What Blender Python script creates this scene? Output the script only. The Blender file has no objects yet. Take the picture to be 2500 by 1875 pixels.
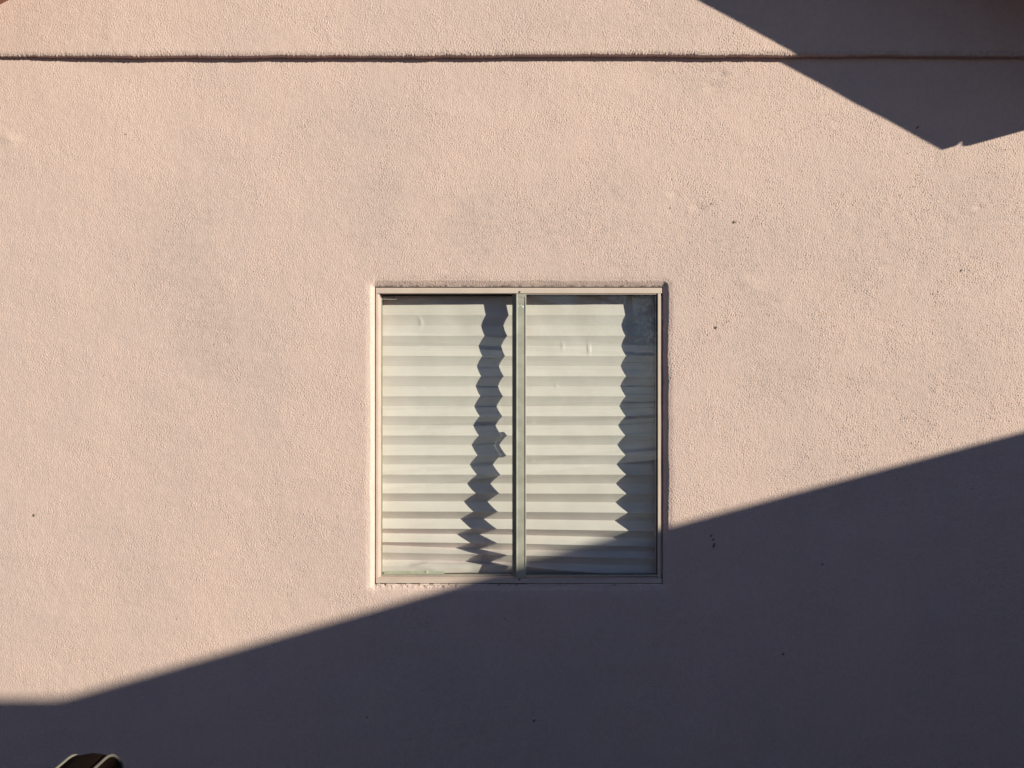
import bpy, bmesh, math, random
import numpy as np
from mathutils import Vector, Matrix, noise as mnoise

random.seed(7); rng = np.random.default_rng(11)
S = bpy.context.scene
COL = S.collection

# ------------------------------------------------------------------ camera
CAM_D, CAM_Z, F = 3.1, 1.6, 1888.0            # distance to the wall, height, focal length (in 2500 px widths)
cd = bpy.data.cameras.new('camera'); cam = bpy.data.objects.new('camera', cd); COL.objects.link(cam)
cam.location = (0, -CAM_D, CAM_Z); cam.rotation_euler = (math.pi/2, 0, 0)
cd.sensor_width = 36; cd.lens = 36*F/2500; cd.clip_start = .05; cd.clip_end = 500
S.camera = cam

# ------------------------------------------------------------------ sun and sky
SA, SB = 1.9, 0.525                            # sunlight travels (-SA, 1, -SB)
sun_dir = Vector((SA, -1, SB)).normalized()   # towards the sun
elev = math.asin(sun_dir.z)
ld = bpy.data.lights.new('sun', 'SUN'); ld.energy = 5.0; ld.angle = math.radians(.42); ld.color = (.965, 1, .735)
lo = bpy.data.objects.new('sun', ld); COL.objects.link(lo); lo.location = (12, -8, 9)
lo.rotation_euler = (-sun_dir).to_track_quat('-Z', 'Y').to_euler()
w = bpy.data.worlds.new('World'); S.world = w; w.use_nodes = True
nt = w.node_tree; bg = nt.nodes['Background']; sky = nt.nodes.new('ShaderNodeTexSky')
sky.sky_type = 'NISHITA'; sky.sun_disc = False; sky.sun_elevation = elev
sky.sun_rotation = math.atan2(sun_dir.x, sun_dir.y)
sky.dust_density = .25; sky.ozone_density = 4.7
nt.links.new(sky.outputs[0], bg.inputs[0]); bg.inputs[1].default_value = .05
S.view_settings.view_transform = 'Standard'; S.view_settings.look = 'None'
S.view_settings.exposure = .71; S.view_settings.gamma = 1
S.cycles.max_bounces = 8; S.cycles.transparent_max_bounces = 12
S.cycles.caustics_reflective = False; S.cycles.caustics_refractive = False

# ------------------------------------------------------------------ helpers
def W(px, py, y=0.0):
    'photograph pixel -> point on the plane at depth y (survey of the photograph)'
    d = CAM_D + y
    return ((px-1250)/F*d, CAM_Z + (937.5-py)/F*d)

def mesh_obj(name, verts, faces, mat, parent=None, smooth=False):
    me = bpy.data.meshes.new(name); me.from_pydata(verts, [], faces); me.update()
    me.materials.append(mat)
    if smooth:
        me.polygons.foreach_set('use_smooth', [True]*len(me.polygons))
    o = bpy.data.objects.new(name, me); COL.objects.link(o)
    if parent: o.parent = parent
    return o

def tag(o, label=None, cat=None, group=None, kind=None):
    if label: o['label'] = label
    if cat: o['category'] = cat
    if group: o['group'] = group
    if kind: o['kind'] = kind
    return o

def empty(name, loc=(0, 0, 0)):
    o = bpy.data.objects.new(name, None); COL.objects.link(o); o.location = loc; o.empty_display_size = .2
    return o

class MB:
    'collects shapes, builds ONE mesh object'
    def __init__(s): s.bm = bmesh.new()
    def box(s, x0, x1, y0, y1, z0, z1, bev=0.0, seg=2):
        r = bmesh.ops.create_cube(s.bm, size=1)
        for v in r['verts']:
            v.co = Vector(((x0+x1)/2+v.co.x*(x1-x0), (y0+y1)/2+v.co.y*(y1-y0), (z0+z1)/2+v.co.z*(z1-z0)))
        if bev:
            es = list({e for v in r['verts'] for e in v.link_edges})
            bmesh.ops.bevel(s.bm, geom=es, offset=bev, segments=seg, affect='EDGES', profile=.5)
        return s
    def prism(s, pts, y0, y1):
        'polygon in xz extruded along y'
        a = [s.bm.verts.new((x, y0, z)) for x, z in pts]; b = [s.bm.verts.new((x, y1, z)) for x, z in pts]
        n = len(pts); s.bm.faces.new(a); s.bm.faces.new(b[::-1])
        for i in range(n): s.bm.faces.new((a[i], b[i], b[(i+1) % n], a[(i+1) % n]))
        return s
    def tube(s, pts, r, n=8, closed=False, taper=None):
        pts = [Vector(p) for p in pts]; rings = []; N = len(pts)
        up = Vector((0, 0, 1))
        for i, p in enumerate(pts):
            t = (pts[(i+1) % N]-pts[i-1]) if closed else (pts[min(i+1, N-1)]-pts[max(i-1, 0)])
            t.normalize()
            a = t.cross(up if abs(t.z) < .95 else Vector((1, 0, 0))).normalized(); b = t.cross(a)
            rr = r if taper is None else taper[i]
            rings.append([s.bm.verts.new(p+(a*math.cos(k*2*math.pi/n)+b*math.sin(k*2*math.pi/n))*rr) for k in range(n)])
        for i in range(N if closed else N-1):
            A, B = rings[i], rings[(i+1) % N]
            off = 0
            if closed and i == N-1:
                off = min(range(n), key=lambda q: (A[0].co-B[q].co).length)
            for k in range(n): s.bm.faces.new((A[k], A[(k+1) % n], B[(k+1+off) % n], B[(k+off) % n]))
        if not closed:
            s.bm.faces.new(rings[0][::-1]); s.bm.faces.new(rings[-1])
        return s
    def build(s, name, mat, parent=None, smooth=False):
        bmesh.ops.recalc_face_normals(s.bm, faces=s.bm.faces[:])
        me = bpy.data.meshes.new(name); s.bm.to_mesh(me); s.bm.free(); me.materials.append(mat)
        if smooth: me.polygons.foreach_set('use_smooth', [True]*len(me.polygons))
        o = bpy.data.objects.new(name, me); COL.objects.link(o)
        if parent: o.parent = parent
        return o

# ------------------------------------------------------------------ materials
def mat(name, col, rough=.8, metal=0.0, var=.0, vscale=6.0, bump=0.0, bscale=200.0, bdist=.001, spec=.5):
    m = bpy.data.materials.new(name); m.use_nodes = True
    n, l = m.node_tree.nodes, m.node_tree.links
    p = n['Principled BSDF']; p.inputs['Base Color'].default_value = (*col, 1)
    p.inputs['Roughness'].default_value = rough; p.inputs['Metallic'].default_value = metal
    p.inputs['Specular IOR Level'].default_value = spec
    tc = n.new('ShaderNodeTexCoord')
    if var:
        t = n.new('ShaderNodeTexNoise'); t.inputs['Scale'].default_value = vscale; t.inputs['Detail'].default_value = 6
        l.new(tc.outputs['Object'], t.inputs['Vector'])
        r = n.new('ShaderNodeMapRange'); r.inputs[1].default_value = .3; r.inputs[2].default_value = .7
        r.inputs[3].default_value = 1-var; r.inputs[4].default_value = 1+var
        l.new(t.outputs['Fac'], r.inputs[0])
        mx = n.new('ShaderNodeVectorMath'); mx.operation = 'SCALE'; mx.inputs[0].default_value = col
        l.new(r.outputs[0], mx.inputs['Scale']); l.new(mx.outputs[0], p.inputs['Base Color'])
    if bump:
        t = n.new('ShaderNodeTexNoise'); t.inputs['Scale'].default_value = bscale; t.inputs['Detail'].default_value = 4
        l.new(tc.outputs['Object'], t.inputs['Vector'])
        b = n.new('ShaderNodeBump'); b.inputs['Strength'].default_value = bump; b.inputs['Distance'].default_value = bdist
        l.new(t.outputs['Fac'], b.inputs['Height']); l.new(b.outputs[0], p.inputs['Normal'])
    return m

def stucco(name, attr=True):
    m = bpy.data.materials.new(name); m.use_nodes = True
    n, l = m.node_tree.nodes, m.node_tree.links
    p = n['Principled BSDF']; p.inputs['Roughness'].default_value = .92; p.inputs['Specular IOR Level'].default_value = .25
    tc = n.new('ShaderNodeTexCoord')
    # broad weathering: streaky vertical tone drift
    mp = n.new('ShaderNodeMapping'); mp.inputs['Scale'].default_value = (1.5, 1, .6)
    l.new(tc.outputs['Object'], mp.inputs['Vector'])
    t1 = n.new('ShaderNodeTexNoise'); t1.inputs['Scale'].default_value = 1.5; t1.inputs['Detail'].default_value = 7; t1.inputs['Roughness'].default_value = .62
    l.new(mp.outputs[0], t1.inputs['Vector'])
    t2 = n.new('ShaderNodeTexNoise'); t2.inputs['Scale'].default_value = 55; t2.inputs['Detail'].default_value = 5
    l.new(tc.outputs['Object'], t2.inputs['Vector'])
    c1 = n.new('ShaderNodeValToRGB')
    c1.color_ramp.elements[0].position = .30; c1.color_ramp.elements[0].color = (.550, .385, .388, 1)
    c1.color_ramp.elements[1].position = .66; c1.color_ramp.elements[1].color = (.603, .413, .408, 1)
    l.new(t1.outputs['Fac'], c1.inputs[0])
    r2 = n.new('ShaderNodeMapRange'); r2.inputs[1].default_value = .3; r2.inputs[2].default_value = .7; r2.inputs[3].default_value = .95; r2.inputs[4].default_value = 1.05
    l.new(t2.outputs['Fac'], r2.inputs[0])
    sc = n.new('ShaderNodeVectorMath'); sc.operation = 'SCALE'
    l.new(c1.outputs[0], sc.inputs[0]); l.new(r2.outputs[0], sc.inputs['Scale'])
    out = sc.outputs[0]
    if attr:
        am = n.new('ShaderNodeAttribute'); am.attribute_name = 'smudge'
        ms = n.new('ShaderNodeMix'); ms.data_type = 'RGBA'
        l.new(am.outputs['Fac'], ms.inputs[0]); l.new(out, ms.inputs[6]); ms.inputs[7].default_value = (.37, .275, .282, 1)
        out = ms.outputs[2]
        a = n.new('ShaderNodeAttribute'); a.attribute_name = 'speck_edge_dark'
        mx = n.new('ShaderNodeMix'); mx.data_type = 'RGBA'
        l.new(a.outputs['Fac'], mx.inputs[0]); l.new(out, mx.inputs[6]); mx.inputs[7].default_value = (.035, .03, .028, 1)
        out = mx.outputs[2]
    l.new(out, p.inputs['Base Color'])
    t3 = n.new('ShaderNodeTexNoise'); t3.inputs['Scale'].default_value = 190; t3.inputs['Detail'].default_value = 5; t3.inputs['Roughness'].default_value = .6
    l.new(tc.outputs['Object'], t3.inputs['Vector'])
    b = n.new('ShaderNodeBump'); b.inputs['Strength'].default_value = .55; b.inputs['Distance'].default_value = .0016
    l.new(t3.outputs['Fac'], b.inputs['Height']); l.new(b.outputs[0], p.inputs['Normal'])
    return m

M = {}
M['stucco'] = stucco('pink_stucco'); M['stucco_plain'] = stucco('plain_stucco', False)
M['frame'] = mat('painted_frame', (.55, .405, .39), .55, var=.06, vscale=14, bump=.15, bscale=90)
M['alu'] = mat('weathered_aluminium', (.40, .352, .33), .5, .25, var=.16, vscale=18, bump=.1, bscale=60)
M['alu_dark'] = mat('darker_aluminium', (.33, .285, .26), .5, .2, var=.15, vscale=18)  # same metal as the mullion in a darker tone
M['rubber'] = mat('black_gasket_shade', (.012, .012, .012), .6)  # gaskets and screws; on the top sash rail it paints shade
M['caulk'] = mat('cracked_caulk', (.62, .46, .43), .8, var=.12, vscale=60, bump=.4, bscale=120)
M['room'] = mat('dim_room_wall', (.22, .2, .18), .9, var=.1)
M['inner_sill'] = mat('inner_sill', (.5, .46, .38), .7, var=.1)
M['trim'] = mat('roof_trim', (.20, .085, .065), .7, var=.12, vscale=5)
M['soffit'] = mat('soffit', (.27, .10, .075), .85, var=.1)
M['shingle'] = mat('shingle', (.12, .09, .075), .95, var=.25, vscale=30)
M['ground'] = mat('patio_ground', (.10, .094, .094), .95, var=.2, vscale=1.5, bump=.4, bscale=40, bdist=.01)
M['cushion'] = mat('brown_cushion', (.012, .0058, .0045), .95, var=.15, vscale=30, bump=.4, bscale=600, bdist=.0006, spec=.05)
M['piping'] = mat('cream_piping', (.14, .116, .112), .85, bump=.4, bscale=500, bdist=.0005)
M['iron'] = mat('dark_iron', (.03, .025, .022), .5, .6)
M['fence'] = mat('grey_fence', (.60, .61, .65), .85, var=.15, vscale=5)
M['bark'] = mat('bark', (.1, .075, .055), .95, var=.2)
M['leaf'] = mat('leaf', (.06, .085, .035), .7, var=.3, vscale=3)
M['nwall'] = mat('neighbour_wall', (.36, .28, .25), .9, var=.06)
M['tape'] = mat('silver_tape', (.50, .49, .43), .4, .1, var=.12, vscale=40)
M['ring'] = mat('white_plastic', (.8, .8, .76), .4)

def glass_mat():
    m = bpy.data.materials.new('window_glass'); m.use_nodes = True
    n, l = m.node_tree.nodes, m.node_tree.links
    n.remove(n['Principled BSDF'])
    tr = n.new('ShaderNodeBsdfTransparent'); tr.inputs[0].default_value = (.98, .99, .982, 1)
    gl = n.new('ShaderNodeBsdfGlossy'); gl.inputs['Roughness'].default_value = .004; gl.inputs[0].default_value = (1, 1, 1, 1)
    tc = n.new('ShaderNodeTexCoord'); t = n.new('ShaderNodeTexNoise'); t.inputs['Scale'].default_value = 2.5
    l.new(tc.outputs['Object'], t.inputs['Vector'])
    b = n.new('ShaderNodeBump'); b.inputs['Strength'].default_value = .1; b.inputs['Distance'].default_value = .002
    l.new(t.outputs['Fac'], b.inputs['Height']); l.new(b.outputs[0], gl.inputs['Normal'])
    fr = n.new('ShaderNodeFresnel'); fr.inputs[0].default_value = 1.8
    g = n.new('ShaderNodeNewGeometry'); inv = n.new('ShaderNodeMath'); inv.operation = 'SUBTRACT'; inv.inputs[0].default_value = 1
    l.new(g.outputs['Backfacing'], inv.inputs[1])
    mu = n.new('ShaderNodeMath'); mu.operation = 'MULTIPLY'; l.new(fr.outputs[0], mu.inputs[0]); l.new(inv.outputs[0], mu.inputs[1])
    mx = n.new('ShaderNodeMixShader'); l.new(mu.outputs[0], mx.inputs[0]); l.new(tr.outputs[0], mx.inputs[1]); l.new(gl.outputs[0], mx.inputs[2])
    # film of dust and old wipe marks on the outer face
    mp = n.new('ShaderNodeMapping'); mp.inputs['Rotation'].default_value = (0, .6, 0); mp.inputs['Scale'].default_value = (3, 1, 12)
    l.new(tc.outputs['Object'], mp.inputs['Vector'])
    t2 = n.new('ShaderNodeTexNoise'); t2.inputs['Scale'].default_value = 3; t2.inputs['Detail'].default_value = 7; l.new(mp.outputs[0], t2.inputs['Vector'])
    rg = n.new('ShaderNodeMapRange'); rg.inputs[1].default_value = .42; rg.inputs[2].default_value = .75; rg.inputs[3].default_value = .0; rg.inputs[4].default_value = .03
    l.new(t2.outputs['Fac'], rg.inputs[0])
    m2 = n.new('ShaderNodeMath'); m2.operation = 'MULTIPLY'; l.new(rg.outputs[0], m2.inputs[0]); l.new(inv.outputs[0], m2.inputs[1])
    df = n.new('ShaderNodeBsdfDiffuse'); df.inputs[0].default_value = (.6, .58, .54, 1)
    md = n.new('ShaderNodeMixShader'); l.new(m2.outputs[0], md.inputs[0]); l.new(mx.outputs[0], md.inputs[1]); l.new(df.outputs[0], md.inputs[2])
    l.new(md.outputs[0], n['Material Output'].inputs[0])
    return m
M['glass'] = glass_mat()

def paper_mat():
    m = bpy.data.materials.new('pleated_paper'); m.use_nodes = True
    n, l = m.node_tree.nodes, m.node_tree.links
    n.remove(n['Principled BSDF'])
    tc = n.new('ShaderNodeTexCoord'); t = n.new('ShaderNodeTexNoise'); t.inputs['Scale'].default_value = 9; t.inputs['Detail'].default_value = 8
    l.new(tc.outputs['Object'], t.inputs['Vector'])
    c = n.new('ShaderNodeValToRGB'); c.color_ramp.elements[0].position = .3; c.color_ramp.elements[1].position = .7
    c.color_ramp.elements[0].color = (.715, .603, .625, 1); c.color_ramp.elements[1].color = (.78, .660, .69, 1)
    l.new(t.outputs['Fac'], c.inputs[0])
    d = n.new('ShaderNodeBsdfDiffuse'); tl = n.new('ShaderNodeBsdfTranslucent')
    l.new(c.outputs[0], d.inputs[0]); l.new(c.outputs[0], tl.inputs[0])
    t2 = n.new('ShaderNodeTexNoise'); t2.inputs['Scale'].default_value = 30; t2.inputs['Detail'].default_value = 5
    l.new(tc.outputs['Object'], t2.inputs['Vector'])
    b = n.new('ShaderNodeBump'); b.inputs['Strength'].default_value = .25; b.inputs['Distance'].default_value = .002
    l.new(t2.outputs['Fac'], b.inputs['Height']); l.new(b.outputs[0], d.inputs['Normal'])
    mx = n.new('ShaderNodeMixShader'); mx.inputs[0].default_value = .08
    l.new(d.outputs[0], mx.inputs[1]); l.new(tl.outputs[0], mx.inputs[2]); l.new(mx.outputs[0], n['Material Output'].inputs[0])
    return m
M['paper'] = paper_mat()

# ------------------------------------------------------------------ ground
def make_ground():
    xs = [-200, -40, -12, -6, -3, 0, 3, 6, 12, 40, 200]
    v = [(x, y, 0) for y in xs for x in xs]; n = len(xs)
    f = [(j*n+i, j*n+i+1, (j+1)*n+i+1, (j+1)*n+i) for j in range(n-1) for i in range(n-1)]
    tag(mesh_obj('ground', v, f, M['ground']), kind='structure')
make_ground()

# ------------------------------------------------------------------ the house
house = empty('house', (0, 0, 0))
tag(house, 'pale pink stucco gable end wall with a sliding window and a protruding upper band', 'house')
XL, XR = -2.24, 2.38                      # wall corners
BAND_Z = 2.905                            # underside of the protruding upper wall
SL = .54                                  # roof slope
def soffit_z(x): return 2.8455 + SL*(2.682-x) if x > RIDGE_X else 2.8455 + SL*(2.682-(2*RIDGE_X-x))
RIDGE_X = .076
OX0, OX1, OZ0, OZ1 = -.5525, .6065, .7945, 1.991    # opening in the stucco

def band_noise(shape, dx, lo, hi, aniso=1.0):
    'gaussian noise with wavelengths between lo and hi metres, unit rms'
    nz, nx = shape
    fz = np.fft.fftfreq(nz, dx)[:, None]; fx = np.fft.rfftfreq(nx, dx)[None, :]
    k = np.sqrt(fx**2 + (fz*aniso)**2) + 1e-9
    flt = np.exp(-(np.log(k*math.sqrt(lo*hi)))**2/(2*(.5*math.log(hi/lo)+1e-3)**2))/np.sqrt(k)
    a = np.fft.irfft2(np.fft.rfft2(rng.standard_normal(shape))*flt, s=shape)
    a -= a.mean(); return a/a.std()

def seg(a, b, d):
    return np.linspace(a, b, max(2, int(round((b-a)/d))+1))

# grey-mauve weathering patches on the wall: photo px of the centre, half width and half height (px), strength
SMUDGES = [(445, 610, 70, 120, .5), (520, 790, 60, 130, .55), (930, 480, 80, 90, .45), (975, 570, 60, 60, .4), (1190, 545, 110, 55, .55), (1390, 540, 90, 70, .5),
           (1480, 475, 60, 50, .4), (1810, 610, 120, 70, .5), (2125, 640, 90, 110, .55), (1925, 905, 90, 90, .4), (2200, 950, 80, 100, .45), (2375, 880, 60, 120, .4),
           (1860, 780, 40, 120, .45), (860, 320, 120, 60, .35), (1700, 195, 90, 30, .5), (1560, 70, 150, 50, .35), (1350, 60, 90, 50, .35), (2380, 500, 80, 90, .5),
           (480, 1160, 80, 140, .3), (700, 1330, 90, 90, .3), (640, 930, 50, 120, .35), (300, 1400, 60, 90, .25), (2050, 1150, 120, 50, .35), (1480, 650, 120, 35, .45), (1080, 655, 90, 30, .35)]
def smudge_field(X, Z):
    out = np.zeros_like(X)
    wx, wz = band_noise(X.shape, D, .06, .4)*.03, band_noise(X.shape, D, .06, .4)*.03
    X = X+wx; Z = Z+wz
    for px, py, a, b, k in SMUDGES:
        cx, cz = W(px, py); q = ((X-cx)/(a*.00164))**2 + ((Z-cz)/(b*.00164))**2
        out = np.maximum(out, k*np.exp(-q*.45))
    brk = band_noise(X.shape, D, .03, .25, aniso=.6); streak = band_noise(X.shape, D, .05, .3, aniso=.25)
    return np.clip(out*(.9+.16*brk+.18*streak) + .04*np.clip(streak, 0, 2), 0, .8)*.52

def grid_mesh(name, X, Y, Z, keep, attr, parent):
    'dense sheet from 2-d arrays; keep = mask of cells'
    nz, nx = X.shape
    co = np.stack([X, Y, Z], -1).reshape(-1, 3).astype(np.float32)
    i = (np.arange(nz-1)[:, None]*nx + np.arange(nx-1)[None, :])[keep]
    quads = np.stack([i, i+1, i+nx+1, i+nx], -1).astype(np.int32)
    used = np.zeros(len(co), bool); used[quads.ravel()] = True
    idx = np.cumsum(used)-1; quads = idx[quads].astype(np.int32); co = co[used]
    me = bpy.data.meshes.new(name); nq = len(quads)
    me.vertices.add(len(co)); me.vertices.foreach_set('co', co.ravel())
    me.loops.add(nq*4); me.loops.foreach_set('vertex_index', quads.ravel())
    me.polygons.add(nq); me.polygons.foreach_set('loop_start', np.arange(0, nq*4, 4, dtype=np.int32))
    me.polygons.foreach_set('use_smooth', np.ones(nq, bool))
    at = me.attributes.new('speck_edge_dark', 'FLOAT', 'POINT'); at.data.foreach_set('value', attr.reshape(-1)[used].astype(np.float32))
    at = me.attributes.new('smudge', 'FLOAT', 'POINT'); at.data.foreach_set('value', smudge_field(X, Z).reshape(-1)[used].astype(np.float32))
    me.update(calc_edges=True); me.validate()
    me.materials.append(M['stucco'])
    o = bpy.data.objects.new(name, me); COL.objects.link(o); o.parent = parent
    return o

D = .003
GRAIN, WAVE = .00090, .0005
def relief(shape):
    'sprayed-grain plus trowel waves; positive = outwards'
    g = .8*band_noise(shape, D, .006, .0105) + .42*rng.standard_normal(shape)
    sp = band_noise(shape, D, .0065, .012); g = g + .4*np.clip(sp-1.5, 0, 2)          # sparser sand grains
    g = np.where(g > 0, g*1.1, g*.9)
    g = np.clip(g, -2.1, 2.1)
    mod = band_noise(shape, D, .15, .6); mod = np.clip(1+.13*mod, .6, 1.3)
    nz, nx = shape
    mod *= np.linspace(.72, 1.08, nx)[None, :]                     # smoother trowelling towards the left corner
    waves = band_noise(shape, D, .35, 1.3, aniso=.45)
    mid = band_noise(shape, D, .05, .16)
    return g*GRAIN*mod + waves*WAVE + mid*.00012

# dirt specks, chips and nail holes seen on the wall: photo px, size (m), elongation, tilt
SPECKS = [(1790, 543, .0085, 1.5, .2), (1745, 801, .0085, 1.2, .1), (2345, 661, .006, 1.8, 1.1), (1741, 1318, .0075, 1.1, .5),
          (1743, 1332, .0075, 2.4, 1.3), (1736, 1308, .005, 2, .9), (80, 1259, .008, 1.2, .6), (1735, 498, .006, 1.2, 0), (1635, 508, .005, 1, 0),
          (2195, 477, .005, 1, 0), (305, 328, .005, 1, 0), (521, 842, .004, 1, 0), (252, 918, .004, 1, 0), (1005, 700, .004, 1.6, 0),
          (1304, 1760, .006, 2, .6), (895, 1752, .006, 1, 0), (2240, 311, .006, 2, .7), (1912, 1597, .006, 1.6, .5), (1232, 1510, .004, 1, 0),
          (1042, 1520, .004, 1, 0), (2008, 1378, .005, 1.5, .3), (1388, 511, .004, 1, 0), (430, 1512, .004, 1, 0), (823, 1261, .004, 1, 0)]

def make_wall():
    xs = np.concatenate([seg(XL, OX0, D), seg(OX0, OX1, D)[1:], seg(OX1, XR, D)[1:]])
    ztop = BAND_Z + .012
    zs = np.concatenate([seg(-.05, OZ0, D), seg(OZ0, OZ1, D)[1:], seg(OZ1, ztop, D)[1:]])
    X, Z = np.meshgrid(xs, zs); h = relief(X.shape)
    # rounded return of the stucco into the window opening
    wob = band_noise(X.shape, D, .12, .5)*.0011
    dx = np.maximum(np.maximum(OX0-X, X-OX1), 0); dz = np.maximum(np.maximum(OZ0-Z, Z-OZ1), 0)
    t = np.sqrt(dx**2+dz**2) + wob*np.clip(np.sqrt(dx**2+dz**2)/.02, 0, 1)
    R = np.where(X > OX1, .0215, .023)
    R = np.where(X < OX0, .0165, R)
    prof = np.where(t < R, (.0130+np.where(X > OX1, .0026, 0))*(1-t/R), 0)
    soft = .5*.0035*np.exp(-((t-R)/.009)**2)*(1+.8*np.sign(R-t)*0)
    depth = prof + soft*0 + .0022*np.exp(-(np.maximum(t-R, 0)/.012)**2)*(t >= 0)
    depth *= (np.sqrt(dx**2+dz**2) < .06)
    dd = np.sqrt(dx**2+dz**2); h *= np.where((X > OX1) | (X < OX0), np.clip(.3+dd/.045, .3, 1), np.clip(.65+dd/.03, .65, 1))
    # little ledge of lumpy mortar under the frame
    lump = band_noise(X.shape, D, .012, .05)
    under = (dz > 0) & (Z < OZ0) & (dx <= 0)
    h += np.where(under, .0016*lump*np.exp(-(dz/.012)**2), 0)
    speck_edge_dark = np.zeros_like(X)
    for px, py, s, e, a in SPECKS:
        cx, cz = W(px, py); c, n = math.cos(a), math.sin(a)
        u = (X-cx)*c + (Z-cz)*n; v = -(X-cx)*n + (Z-cz)*c
        q = np.exp(-((u/e)**2+v**2)/(s*.62)**2)
        h -= .0028*q*(s/.008); speck_edge_dark = np.maximum(speck_edge_dark, np.clip(q*1.25-.12, 0, .95))
    # dents in the plaster with a raised rim
    for px, py, s, d in ((1705, 507, .022, .0022), (2390, 505, .018, .002), (2300, 540, .03, .0018), (1648, 472, .02, .0018), (1740, 210, .03, .002), (1830, 690, .04, -.0015), (22, 340, .03, -.003), (1760, 180, .02, .002)):
        cx, cz = W(px, py); r = np.hypot((X-cx)/1.6, Z-cz)/s
        h -= d*(1-r*r)*np.exp(-r*r)
    # hairline under the sill return; darker line and fade just above the frame head
    crack = band_noise(X.shape, D, .02, .08)
    speck_edge_dark = np.maximum(speck_edge_dark, np.where((t < .0045) & (crack > .6) & (Z < OZ0), .75, 0))
    speck_edge_dark = np.maximum(speck_edge_dark, np.where((t < .0032) & (Z > OZ1), np.clip(.5+.3*crack, .1, .85), 0))
    speck_edge_dark = np.maximum(speck_edge_dark, np.where((t < .014) & (Z > OZ1-.005), np.clip(.16+.16*crack, 0, .5)*np.clip(1-t/.014, 0, 1), 0))
    Yw = depth - h
    inside = (X[:-1, :-1] > OX0-1e-6) & (X[1:, 1:] < OX1+1e-6) & (Z[:-1, :-1] > OZ0-1e-6) & (Z[1:, 1:] < OZ1+1e-6)
    o = grid_mesh('wall', X, Yw, Z, ~inside, speck_edge_dark, house)
    return o
make_wall()

def make_band():
    xs = seg(XL, XR, D); nz = 96
    top = np.array([min(3.24, soffit_z(x)+.03) for x in xs])
    bot = BAND_Z + .0022*np.sin(xs*2.1+.6) + .0012*np.sin(xs*5.3)
    u = np.linspace(0, 1, nz)[:, None]
    X = np.repeat(xs[None, :], nz, 0); Z = bot[None, :] + (top-bot)[None, :]*u
    h = relief(X.shape)
    prot = np.interp(xs, [XL, -2.1, -1.6, XR], [.010, .018, .031, .033])[None, :]
    t = Z - bot[None, :]
    edge = band_noise((1, len(xs)), D, .1, .5)*.0008 + band_noise((1, len(xs)), D, .008, .03)*.0007
    roll = .004*np.exp(-(t/.006)**1.4)                 # soft rounded lower arris
    Yb = -prot + roll - h*np.clip(.9+t/.03, .9, 1)*np.clip(1+.5*np.exp(-(t/.02)**2), 1, 1.5)
    Z = Z + edge*np.exp(-(t/.02)**2)
    # underside returning to the wall
    k = 4
    Xu = np.repeat(xs[None, :], k, 0); uu = np.linspace(0, 1, k+1)[:-1][:, None]
    Yu = .012*(1-uu) + Yb[:1]*uu; Zu = np.repeat(Z[:1], k, 0) + .0015*(1-uu)
    X = np.vstack([Xu, X]); Yb = np.vstack([Yu, Yb]); Z = np.vstack([Zu, Z])
    speck_edge_dark = np.zeros_like(X)
    speck_edge_dark[:k+2] = .10  # underside rows a little darker than the face
    crack = band_noise(X.shape, D, .015, .06)
    speck_edge_dark = np.maximum(speck_edge_dark, np.where((Z-BAND_Z < .016), np.clip(.08+.06*crack, 0, .25), 0))  # blotchy darker tone along the lower edge
    grid_mesh('upper_wall', X, Yb, Z, np.ones((X.shape[0]-1, X.shape[1]-1), bool), speck_edge_dark, house)
    # rest of the gable triangle
    xl, xr = 2*RIDGE_X-(2.682-(3.24-2.8455)/SL), 2.682-(3.24-2.8455)/SL
    MB().prism([(xl, 3.23), (xr, 3.23), (RIDGE_X, soffit_z(RIDGE_X)+.03)], -.024, .12).build('gable', M['stucco_plain'], house)
make_band()

# wall core, side and back walls, ceiling and the dim room behind the window
c = MB()
c.box(XL+.004, OX0-.006, .03, .16, -.05, 3.0).box(OX1+.006, XR-.004, .03, .16, -.05, 3.0)
c.box(OX0-.006, OX1+.006, .03, .16, OZ1+.006, 3.0).box(OX0-.006, OX1+.006, .03, .16, -.05, OZ0-.006)
c.build('inner_wall', M['room'], house)
s = MB(); s.box(XL, XL+.16, .162, 6, -.05, 3.0); s.box(XR-.16, XR, .162, 6, -.05, 3.0); s.box(XL, XR, 6.002, 6.16, -.05, 3.0)
s.build('side_wall', M['stucco_plain'], house)
MB().box(XL+.162, XR-.162, .162, 6, 2.5, 2.6).build('ceiling', M['room'], house)
MB().box(XL+.162, XR-.162, .162, 6, .004, .05).build('floor', M['room'], house)

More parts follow.
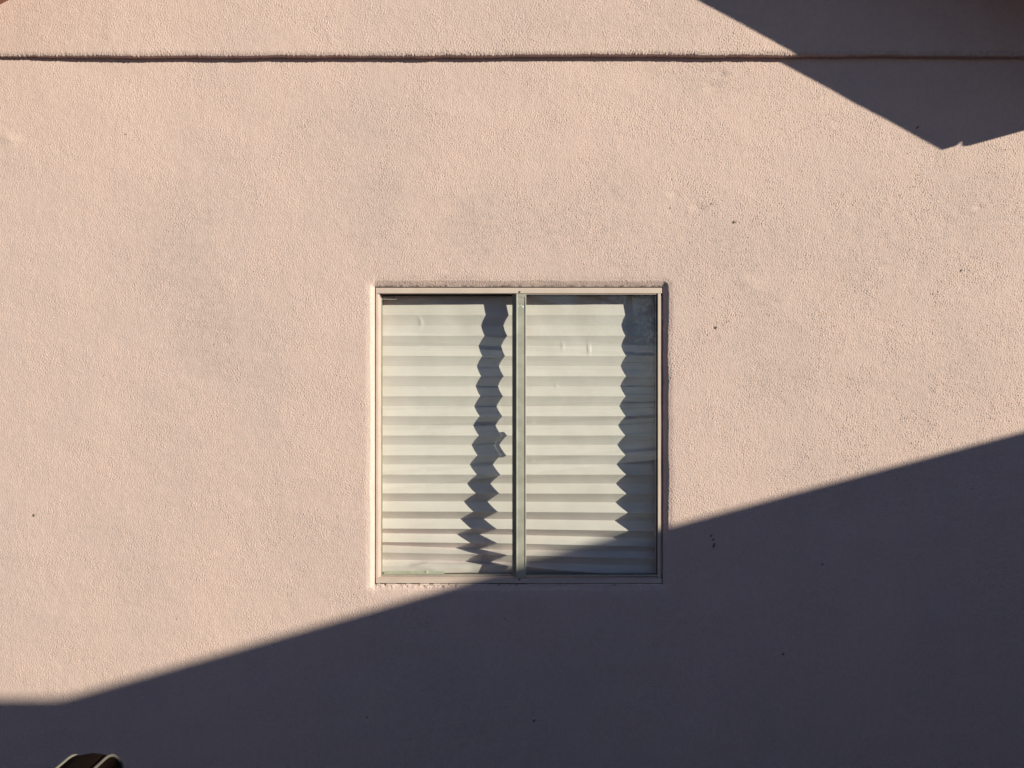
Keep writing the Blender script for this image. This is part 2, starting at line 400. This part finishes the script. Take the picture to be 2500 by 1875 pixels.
# roof: two slopes, soffit, barge boards, fascia with gutter
def roof():
    xr = 2.70; xl = 2*RIDGE_X - xr; top = .12
    pr = [(RIDGE_X, soffit_z(RIDGE_X)), (xr, soffit_z(xr)), (xr, soffit_z(xr)+top), (RIDGE_X, soffit_z(RIDGE_X)+top+.01),
          (xl, soffit_z(xl)+top), (xl, soffit_z(xl))]
    rf = MB().prism(pr, -.474, 6.4).build('roof', M['soffit'], house)
    t = MB(); e = .03
    t.prism([(RIDGE_X, soffit_z(RIDGE_X)+top+.014), (xr+e, soffit_z(xr+e)+top+.004), (xr+e, soffit_z(xr+e)+top+.034), (RIDGE_X, soffit_z(RIDGE_X)+top+.05),
             (xl-e, soffit_z(xl-e)+top+.034), (xl-e, soffit_z(xl-e)+top+.004)], -.52, 6.42)
    t.build('shingles', M['shingle'], rf)
    for sgn in (1, -1):
        mx = lambda x: x if sgn > 0 else 2*RIDGE_X-x
        base = lambda x: 2.801 + SL*(2.682-x)
        tip = [(2.668, 2.805), (2.674, 2.801), (2.682, 2.803), (2.696, 2.8135), (2.712, 2.8285), (2.718, 2.93)]
        pts = [(RIDGE_X, base(RIDGE_X))] + tip + [(2.72, base(2.72)+.15), (RIDGE_X, base(RIDGE_X)+.166)]
        MB().prism([(mx(x), z) for x, z in pts], -.502, -.476).build('barge_board', M['trim'], rf)
        f = MB(); a, b = sorted((mx(2.664), mx(2.690)))
        f.box(a, b, -.456, 6.4, 2.7905, 2.948, .004)
        f.build('fascia', M['trim'], rf)
roof()

# ---- window
FX0, FX1, FZ0, FZ1 = -.549, .6035, .7975, 1.9875
def xx(px, y=.013): return (px-1250)/F*(CAM_D+y)
def zz(py, y=.013): return CAM_Z + (937.5-py)/F*(CAM_D+y)

win = MB()
win.box(FX0, FX1, .0130, .078, zz(716.2), FZ1, .0012)                          # head
win.box(FX0, xx(923.2), .0130, .078, FZ0+.02, zz(716.2)-.0003, .001)          # left jamb flange
win.box(xx(923.2)+.0002, xx(926.2), .021, .078, FZ0+.02, zz(716.6), .0006)
win.box(xx(1606), xx(1613), .0130, .078, FZ0+.022, zz(716.2)-.0003, .001)     # right jamb
win.box(xx(1613)+.0002, FX1, .026, .078, FZ0+.02, zz(716.2)-.0003)
win.box(FX0, FX1, .0135, .080, FZ0, FZ0+.0195, .0015)                          # sill flange
win.box(xx(926.4), xx(1605.8), .0195, .080, FZ0+.0197, zz(1410.5), .0008)
win.box(xx(1261), xx(1605.7), .017, .0215, zz(718.4), zz(716.2)-.0004)        # thin lip above the fixed pane
window = win.build('window', M['frame'], house)
window['label'] = 'two-pane sliding window with painted pink frame'

# fixed right pane
p = MB(); p.box(xx(1284, .024), xx(1606.5, .024), .024, .028, zz(1403.5, .024), zz(718, .024)); p.build('pane', M['glass'], window)
g = MB(); gy0, gy1 = .0225, .0295
g.box(xx(1284.2), xx(1605.9), gy0, gy1, zz(720.4, gy0), zz(718.6, gy0)).box(xx(1603.6), xx(1605.9), gy0, gy1, zz(1401, gy0), zz(720.5, gy0))
g.box(xx(1284.2), xx(1605.9), gy0, gy1, zz(1402.6, gy0), zz(1401.1, gy0))
g.build('gasket', M['rubber'], window)
r = MB(); r.box(xx(1284.3), xx(1605.6), .0185, .0305, zz(1406.6, .0185), zz(1403.0, .0185), .0006); r.build('glazing_bead', M['alu'], window)
# mullion: fixed meeting stile with raised edges
m = MB(); x0, x1 = xx(1260, .015), xx(1284.4, .015)
m.box(x0+.0002, x1-.0002, .0165, .030, zz(1411.5), zz(716.4))
m.box(x0, x0+.0058, .0150, .0292, zz(1412), zz(716.5), .0008)
m.box(x1-.0042, x1, .0146, .0296, zz(1410), zz(718), .0008)
m.box(x0+.0002, x1-.0045, .0152, .0164, zz(725.5), zz(717), .0005)
mull = m.build('mullion', M['alu'], window)
for px, py, a, b in ((1265.2, 747, .0014, .003), (1273, 746, .0018, .0022), (1277, 748.5, .0028, .0028), (1275, 751.5, .0016, .0012)):
    MB().box(xx(px)-a, xx(px)+a, .0158, .0166, zz(py)-b, zz(py)+b, .0004).build('paint_fleck', M['ring'], window)
for px, py in ((1268.6, 712.8), (1268.4, 1414.7)):
    sc = MB(); q = bmesh.ops.create_cone(sc.bm, cap_ends=True, segments=14, radius1=.0036, radius2=.0030, depth=.004)
    for v in q['verts']: v.co = Vector((xx(px)+v.co.x, .0125+v.co.z*.4, zz(py)+v.co.y))
    sc.build('screw', M['rubber'], window)
# sliding left sash
sy0, sy1 = .042, .050
sh = MB()
sh.box(xx(926.6, sy0), xx(932.6, sy0), sy0, sy1, zz(1411, sy0), zz(721.4, sy0), .0006)
sh.box(xx(932.6, sy0), xx(1251, sy0), sy0+.0004, sy1, zz(1411, sy0), zz(1403.6, sy0), .0006)
sash = sh.build('sash', M['alu_dark'], window)
MB().box(xx(1251, sy0), .043, sy0, sy1, zz(1411, sy0), zz(717, sy0), .0006).build('sash_stile', M['alu_dark'], window)
MB().box(xx(926.6, sy0), xx(1251, sy0)-.0003, sy0+.0006, sy1, zz(722.6, sy0), zz(714, sy0)).build('sash_rail_shade', M['rubber'], window)  # top rail coloured black for the shade in the recess under the head
# rounded-corner rubber around the left pane
def rrect_ring(x0, x1, z0, z1, rad, wd, y0, y1, mb, n=6):
    def loop(ins):
        pts = []
        rr = max(rad-ins, .0005)
        for cx, cz, a0 in ((x1-ins-rr, z1-ins-rr, 0), (x0+ins+rr, z1-ins-rr, 90), (x0+ins+rr, z0+ins+rr, 180), (x1-ins-rr, z0+ins+rr, 270)):
            for k in range(n+1):
                a = math.radians(a0+90*k/n); pts.append((cx+rr*math.cos(a), cz+rr*math.sin(a)))
        return pts
    A, B = loop(0), loop(wd)
    # square outer so the corners read dark
    for y in (y0,):
        o = [mb.bm.verts.new((x, y, z)) for x, z in A]; i = [mb.bm.verts.new((x, y, z)) for x, z in B]
        ob = [mb.bm.verts.new((x, y1, z)) for x, z in A]; ib = [mb.bm.verts.new((x, y1, z)) for x, z in B]
        N = len(A)
        for k in range(N):
            l = (k+1) % N
            mb.bm.faces.new((o[k], o[l], i[l], i[k])); mb.bm.faces.new((ob[k], ib[k], ib[l], ob[l]))
            mb.bm.faces.new((o[k], ob[k], ob[l], o[l])); mb.bm.faces.new((i[k], i[l], ib[l], ib[k]))
rb = MB(); rrect_ring(xx(932.4, .046), xx(1251.6, .046), zz(1404, .046), zz(722.2, .046), .008, .0016, .0440, .0486, rb)
rb.build('gasket', M['rubber'], window)
MB().box(xx(932, .046), xx(1251.5, .046), .0455, .0475, zz(1404.5, .046), zz(721.5, .046)).build('pane', M['glass'], window)
MB().box(.0415, .0555, .0505, .0545, 1.322, 1.426, .001).build('latch', M['alu_dark'], window)
cl = MB(); cl.box(xx(933.5, .05), xx(968, .05), .0485, .054, zz(729, .05), zz(725.4, .05), .0005)
cl.box(xx(933.5, .05), xx(968, .05), .0487, .0565, zz(731.4, .05), zz(729.3, .05), .0005)
cl.build('sash_guide', M['alu'], window)
# broken caulk under the sill
random.seed(3)
x = FX0+.004
while x < FX1-.01:
    ln = random.uniform(.004, .045) if x < -.25 else random.uniform(.05, .16)
    if random.random() < (.72 if x < -.35 else .94):
        h0 = random.uniform(.0035, .0062)
        MB().box(x, min(x+ln, FX1-.003), .0115+random.uniform(-.001, .001), .024, FZ0-.0025-h0, FZ0-.0018-random.uniform(0, .0008), .0012).build('caulk', M['caulk'], window)
    x += ln + random.uniform(.0012, .004)
# caulk bead up the right jamb
cb = MB(); pts = []
for k in range(60):
    z = FZ0+.025 + (1.96-FZ0-.03)*k/59
    pts.append((FX1-.0008+.0009*mnoise.noise((z*14, 3, 1)), .0215, z))
cb.tube(pts, .0021, 6); cb.build('caulk', M['caulk'], window, True)
# interior stool
MB().box(OX0-.004, OX1+.004, .082, .36, OZ0-.02, OZ0+.016, .003).build('inner_sill', M['inner_sill'], window)
jl = MB(); jl.box(OX0-.0055, OX0-.001, .081, .165, OZ0, OZ1+.005).box(OX1+.001, OX1+.0055, .081, .165, OZ0, OZ1+.005).box(OX0, OX1, .081, .165, OZ1+.0005, OZ1+.0055)
jl.build('inner_lining', M['inner_sill'], window)

# ------------------------------------------------------------------ pleated paper shade (hangs inside the window)
sLft, sRgt, sJmb = .0449, .138, .6117
def depth_from(px, s):
    u = (px-1250)/F
    return (s-CAM_D*u)/(u+SA)
def r1(z): return 660+z/2.836
def r2(z): return 1040+z/2.836
# fold rows: (left py, mid py, right py, shadow edge readings left / mid / right in zoomed px, outer?)
rows = []
def add(l, m, r, a, b, c): rows.append((l, m, r, 880+a/2.836, 880+b/2.836, 880+c/2.836))
add(690.5, 690.5, 690.5, 872, 1035, 1836)
add(714, 714, 714, 848, 1003, 1812)
add(*[r1(241)-3]*3, 845, 1002, 1808) if False else None
add(*[r1(310)]*3, 860, 1023, 1828); add(*[r1(382)]*3, 835, 992, 1806)
add(*[r1(453)]*3, 853, 1013, 1829); add(*[r1(523)]*3, 817, 977, 1806)
add(*[r1(593)]*3, 838, 998, 1832); add(*[r1(662)]*3, 806, 963, 1803)
add(*[r1(733)]*3, 830, 988, 1833); add(*[r1(801)]*3, 797, 955, 1800)
add(*[r1(872)]*3, 825, 983, 1831); add(*[r1(940)]*3, 788, 945, 1796)
add(*[r1(1010)]*3, 820, 980, 1830); add(*[r1(1073)]*3, 780, 938, 1788)
add(*[r2(66)]*3, 813, 975, 1829); add(*[r2(130)]*3, 770, 931, 1782)
add(*[r2(203)]*3, 805, 970, 1829); add(*[r2(266)]*3, 757, 922, 1778)
add(*[r2(337)]*3, 798, 967, 1833); add(*[r2(398)]*3, 740, 907, 1775)
add(r2(466), r2(467), r2(470), 790, 960, 1837); add(r2(521), r2(523), r2(530), 718, 892, 1773)
add(r2(592), r2(594), r2(602), 775, 951, 1845); add(r2(640), r2(644), r2(658), 694, 873, 1770)
add(r2(710), r2(713), r2(728), 762, 945, 1850); add(r2(742), r2(752), r2(778), 668, 855, 1764)
add(r2(804), r2(812), r2(836), 758, 952, 1850); add(r2(824), r2(858), r2(870), 664, 864, 1790)
add(r2(876), r2(893), r2(918), 798, 1008, 1850); add(r2(925), r2(944), r2(968), 725, 920, 1795)
PXS = (1150, 1225, 1525)
cols_px = np.concatenate([np.linspace(908, 1608, 176)])
def interp3(v, px): return float(np.interp(px, (935, 1230, 1600), v))
grid = []                                   # list of rows of (x, y, z)
rowY, rowP = [], []      # depth of every crease at three columns, from the shadow readings
for k, (l, m_, r_, a, b, c) in enumerate(rows):
    ds = (depth_from(a, sLft), depth_from(b, sRgt), depth_from(c, sJmb))
    rowY.append(ds); rowP.append((l, m_, r_))
ry = np.array(rowY); mean = np.array([ry[max(0, k-2):k+3].mean(0) if 2 <= k < len(ry)-2 else ry[max(0, k-1):k+2].mean(0) for k in range(len(ry))])
rowY = (mean + (ry-mean)*np.linspace(1.3, 1.05, len(ry))[:, None]).tolist()
# hem of the shade: sags in the middle of the sliding pane, lifts beside the mullion
hemP_x = (908, 1000, 1042, 1150, 1250, 1285, 1370, 1450, 1530, 1608)
hem_o = (1383, 1382, 1376.5, 1378, 1382, 1384, 1392, 1398, 1404, 1411)
hem_b = (1402, 1401, 1399, 1398, 1402, 1410, 1411, 1412, 1413, 1417)
def hem_in(px): return float(np.interp(px, (1150, 1270, 1290, 1600), (.006, .02, .032, .02)))
def fold_pt(k, px):
    Y = float(np.interp(px, PXS, rowY[k])); py = interp3(rowP[k], px)
    if px < 1150: Y = rowY[k][0] + (1150-px)*.00002
    return Y, py
SUB = 4
V, Frows = [], []
def emit(px, Y, py, xclamp):
    d = CAM_D+Y
    x = (px-1250)/F*d; z = CAM_Z+(937.5-py)/F*d
    return x, Y, z
for k in range(len(rows)-1):
    for q in range(SUB):
        t = q/SUB; line = []
        for px in cols_px:
            Y0, p0 = fold_pt(k, px); Y1, p1 = fold_pt(k+1, px)
            # creases stay sharp, the paper between them bows a little inwards
            bow = .0011*math.sin(math.pi*t)*(1 if k < 22 else .4)
            line.append((px, Y0+(Y1-Y0)*t+bow, p0+(p1-p0)*t))
        Frows.append(line)
last = len(rows)-1
Frows.append([(px, *fold_pt(last, px)) for px in cols_px])
def hem_dy(px): return float(np.interp(px, (910, 1100, 1240, 1300, 1600), (-.022, -.034, -.034, -.016, -.008)))
for q in range(1, 4):
    Frows.append([(px, fold_pt(last, px)[0]+hem_dy(px)*q/3, fold_pt(last, px)[1]+(float(np.interp(px, hemP_x, hem_o))-fold_pt(last, px)[1])*q/3) for px in cols_px])
for q in range(1, 3):
    Frows.append([(px, fold_pt(last, px)[0]+hem_dy(px)+hem_in(px)*q/2, float(np.interp(px, hemP_x, hem_o))+(float(np.interp(px, hemP_x, hem_b))-float(np.interp(px, hemP_x, hem_o)))*q/2) for px in cols_px])
DENTS = [(1020, 788, 13, .0016, 'arc'), (1438, 852, 9, .0026, 'slit'), (1374, 845, 7, .0015, 'slit'), (1358, 942, 4, .001, 'slit'), (1120, 785, 40, .0015, 'blob'),
         (1400, 770, 45, .0014, 'blob'), (1460, 780, 40, -.0014, 'blob'), (1330, 760, 40, .0012, 'blob'), (1070, 775, 30, -.0012, 'blob'), (1425, 830, 25, .0014, 'blob')]
nr, nc = len(Frows), len(cols_px)
for line in Frows:
    for j, (px, Y, py) in enumerate(line):
        for cx, cy, s, d, kind in DENTS:
            dx, dy = px-cx, py-cy
            if kind == 'arc':
                rr = math.hypot(dx+12, dy); Y += -d*math.exp(-((rr-20)/4.5)**2)*(1 *math.exp(-(dy/14)**2) if dx > -14 else 0)
            elif kind == 'slit':
                Y += -d*math.exp(-(dx/3.2)**2-(dy/(s*1.3))**2)
            else:
                Y += d*math.exp(-(dx**2+dy**2)/s**2)
        Y += .0006*mnoise.noise((px*.02, py*.03, 0))
        if py > 1270: Y += .0022*mnoise.noise((px*.011, py*.05, 5))*min(1, (py-1270)/60)
        if py > 1362 and px < 1260: Y += .006*mnoise.noise((px*.016, py*.10, 8))*min(1, (py-1362)/15)
        d = CAM_D+Y; x = (px-1250)/F*d; z = CAM_Z+(937.5-py)/F*d
        xr = .5865+.0012*mnoise.noise((0, z*9, 2)) if z > 1.432 else .6035     # cut short beside the jamb, full width lower down
        if z <= 1.432: xr -= max(0, (z-1.40))*.3
        x = min(x, xr) if j < nc-1 else xr
        V.append((x, Y, z))
faces = [(i*nc+j, (i+1)*nc+j, (i+1)*nc+j+1, i*nc+j+1) for i in range(nr-1) for j in range(nc-1)]
shade = mesh_obj('pleated_shade', V, faces, M['paper'])
sm = shade.modifiers.new('thickness', 'SOLIDIFY'); sm.thickness = .0006; sm.offset = 0
tag(shade, 'white pleated paper shade hanging behind the sliding window panes', 'window shade')
Yh = fold_pt(last, 1042)[0]-.024
rg = MB(); x, _, z = emit(1042, Yh-.007, 1396, 0)
rg.tube([(x+.0042*math.cos(a), Yh-.0075, z+.0034*math.sin(a)) for a in np.linspace(0, 2*math.pi, 15)[:-1]], .0012, 6, closed=True)
rg.build('pull_ring', M['ring'], shade, True)
tp = MB(); tx0, _, tz0 = emit(938, Yh-.007, 1402, 0); tx1, _, tz1 = emit(1085, Yh-.007, 1394.5, 0)
tp.box(tx0, tx1, Yh-.0062, Yh-.0056, tz0, tz1); tp.build('adhesive_strip', M['tape'], shade)

# ------------------------------------------------------------------ patio chair in the shade, its back cushion reaching into the picture
def make_chair():
    root = empty('patio_chair', (-.62, -1.72, 0))
    tag(root, 'patio chair with dark brown back cushion and cream piping before the shaded wall', 'chair')
    ox, oy = root.location.x, root.location.y
    yf, yn = -1.492 - oy, -2.02 - oy           # far and near edges of the back
    zt, zb = .846, .40
    rec = .17                                   # recline: x per metre of height
    xf, xb = -.818 - ox, -.891 - ox             # front and rear faces at the top
    def outline(ins, rad=.055, n=8):
        pts = []
        y0, y1, z0, z1 = yn+ins, yf-ins, zb+ins, zt-ins
        for cy, cz, a0 in ((y1-rad, z1-rad, 0), (y0+rad, z1-rad, 90), (y0+rad, z0+rad, 180), (y1-rad, z0+rad, 270)):
            for k in range(n+1):
                a = math.radians(a0+90*k/n); pts.append((cy+rad*math.cos(a), cz+rad*math.sin(a)))
        return pts
    def P(x, y, z): return (x+(zt-z)*rec, y, z)
    mb = MB(); rings = []
    prof = [(xb-.022, .16), (xb-.018, .09), (xb-.008, .035), (xb, 0), ((xb*3+xf)/4, -.003), ((xb+xf)/2, -.005), ((xb+xf*3)/4, -.003), (xf, 0), (xf+.008, .035), (xf+.018, .09), (xf+.022, .16)]
    for x, ins in prof:
        rad = .055 if ins < .02 else .05
        rings.append([mb.bm.verts.new(P(x, y, z)) for y, z in outline(ins, rad)])
    N = len(rings[0])
    for A, B in zip(rings, rings[1:]):
        for k in range(N): mb.bm.faces.new((A[k], A[(k+1) % N], B[(k+1) % N], B[k]))
    mb.bm.faces.new(rings[0]); mb.bm.faces.new(rings[-1][::-1])
    cu = mb.build('back_cushion', M['cushion'], root, True)
    for x in (xb, xf):
        MB().tube([P(x+(-.001 if x == xb else .001), y, z+0.0) for y, z in outline(-.0015)], .0030, 8, closed=True).build('piping', M['piping'], cu, True)
    # seat cushion
    sx0, sx1 = xf+.13, xf+.62
    st = MB().box(sx0, sx1, yn+.01, yf-.01, .36, .47, .03, 4).build('seat_cushion', M['cushion'], root, True)
    for z in (.385, .445):
        q = []
        for cx, cy, a0 in ((sx1-.04, yf-.05, 0), (sx0+.04, yf-.05, 90), (sx0+.04, yn+.05, 180), (sx1-.04, yn+.05, 270)):
            for k in range(6):
                a = math.radians(a0+18*k); q.append((cx+.041*math.cos(a), cy+.041*math.sin(a), z))
        MB().tube(q, .0036, 6, closed=True).build('piping', M['piping'], st, True)
    fr = MB()
    for y in (yn-.03, yf+.03):
        fr.tube([(sx1+.02, y, .36), (sx1+.03, y, .62), (sx1-.05, y, .645), (xf+.12, y, .64)], .013, 8)
        fr.tube([(xb+.26, y, .34), (xb+.10, y, .62), (xb+.02, y, .78)], .013, 8)
        fr.tube([(xb+.2, y, .345), (sx1+.02, y, .345)], .013, 8)
    fr.tube([(xb+.02, yn-.03, .78), (xb+.015, (yn+yf)/2, .785), (xb+.02, yf+.03, .78)], .012, 8)
    fr.box(sx0-.05, sx1+.01, yn-.02, yf+.02, .335, .357, .004)
    fr.build('frame', M['iron'], root, True)
    for y in (yn-.03, yf+.03):
        for x, dx in ((sx1+.02, .03), (xb+.24, -.06)):
            MB().tube([(x, y, .35), (x+dx, y, .004)], .014, 8).build('leg', M['iron'], root, True)
make_chair()

# ------------------------------------------------------------------ what throws the shadow and what the panes mirror
def make_garage():
    g = empty('garage', (7.5, 0, 0))
    tag(g, 'flat roofed pink stucco garage across the patio from the window wall', 'garage')
    gx = -7.5
    Zt = 2.412
    pts = [(5.72, 4.5), (10.5, 4.5), (10.5, -6.5), (4.9, -6.5), (4.9, -3.97), (5.72, -3.97)]
    def ex(pts, z0, z1, name, m):
        mb = MB(); a = [mb.bm.verts.new((x+gx, y, z0)) for x, y in pts]; b = [mb.bm.verts.new((x+gx, y, z1)) for x, y in pts]; n = len(pts)
        mb.bm.faces.new(a); mb.bm.faces.new(b)
        for i in range(n): mb.bm.faces.new((a[i], a[(i+1) % n], b[(i+1) % n], b[i]))
        return mb.build(name, m, g)
    ex(pts, -.05, Zt-.05, 'wall', M['stucco_plain'])
    zo = {(5.72, -3.0): .020, (5.72, -2.45): .016}
    cop = pts[:5] + [(5.72, -3.97), (5.72, -3.0), (5.72, -2.45), (5.72, -1.6)]
    mb = MB(); top = []                                             # coping raised along its middle so the shadow edge it casts bows upwards
    for x, y in cop:
        X = x+(-.025 if x < 8 else .025)+gx; Y = y+(.025 if (y > 0 or y == -3.97) else 0 if y > -3.5 else -.025); dz = zo.get((x, y), 0)
        top.append((mb.bm.verts.new((X, Y, Zt-.0495)), mb.bm.verts.new((X, Y, Zt+dz))))
    n = len(top)
    for i in range(n):
        a, b = top[i], top[(i+1) % n]; mb.bm.faces.new((a[0], b[0], b[1], a[1]))
    f1 = mb.bm.faces.new([t[1] for t in top]); f0 = mb.bm.faces.new([t[0] for t in top])
    bmesh.ops.triangulate(mb.bm, faces=[f1, f0])
    mb.build('coping', M['trim'], g)
make_garage()

def make_added_fence():  # made-up fence, angled to catch sun so the panes mirror its stripes
    f = empty('fence', (-.4, -9.6, 0)); f.rotation_euler.z = math.radians(-43); tag(f, 'added grey horizontal board fence, out of view, mirrored as stripes in the panes', 'fence')
    b = MB(); z = .05; random.seed(5)
    while z < 2.3:
        h = random.choice((.14, .14, .19, .09)); b.box(-6.2, 7.4, -.012+random.uniform(-.006, .006), .012, z, z+h, .003); z += h+random.choice((.012, .03, .07))
    b.build('added_board_panel', M['fence'], f)
    for x in (-6.1, -3.7, -1.3, 1.1, 3.5, 5.9): MB().box(x-.05, x+.05, -.115, -.02, 0, 2.3, .006).build('post', M['fence'], f)
make_added_fence()

def make_neighbour():
    n = empty('neighbour_house', (-3.5, -16, 0)); tag(n, 'tan neighbour house with low roof behind the board fence', 'house')
    wl = MB().box(-4, 4.2, -3, 0, 0, 3.4).build('wall', M['nwall'], n)
    MB().prism([(-4.5, 3.35), (4.7, 3.35), (4.7, 3.5), (.1, 4.9), (-4.5, 3.5)], -3.4, .5).build('roof', M['shingle'], n)
    MB().box(2.5, 2.72, .1, .32, 0, 3.34, .01).build('porch_post', M['fence'], n)
    wn = MB().box(-2, -.8, .001, .05, 1.2, 2.3).build('window', M['fence'], n)
make_neighbour()

def make_tree(loc, H, R, n, label):
    t = empty('tree', loc); tag(t, label, 'tree')
    MB().tube([(0, 0, 0), (.05, .02, H*.3), (-.03, .05, H*.55), (.02, 0, H*.85)], .1, 8, taper=[.17, .13, .09, .03]).build('trunk', M['bark'], t, True)
    mb = MB()
    for k in range(9):
        a = k*2.4; z = H*(.35+.05*k)
        mb.tube([(0, 0, z), (math.cos(a)*R*.5, math.sin(a)*R*.5, z+.35), (math.cos(a)*R*.85, math.sin(a)*R*.85, z+.6)], .03, 5, taper=[.05, .03, .012])
    mb.build('limb', M['bark'], t, True)
    v, f = [], []
    rs = random.Random(2)
    clumps = [(Vector((rs.gauss(0, R*.45), rs.gauss(0, R*.45), H*.68+rs.gauss(0, H*.16))), rs.uniform(.3, .7)) for _ in range(46)]
    for i in range(n):
        c, r = rs.choice(clumps)
        p = c+Vector((rs.gauss(0, r*.5), rs.gauss(0, r*.5), rs.gauss(0, r*.5)))
        a = Vector((rs.uniform(-1, 1), rs.uniform(-1, 1), rs.uniform(-1, 1))).normalized(); b = a.orthogonal().normalized()
        s = rs.uniform(.03, .06); k = len(v)
        v += [p-a*s, p+b*s*.5, p+a*s, p-b*s*.5]; f.append((k, k+1, k+2, k+3))
    mesh_obj('crown', v, f, M['leaf'], t)
make_tree((3.0, -16.5, 0), 6.4, 2.1, 12000, 'leafy green tree standing behind the board fence')
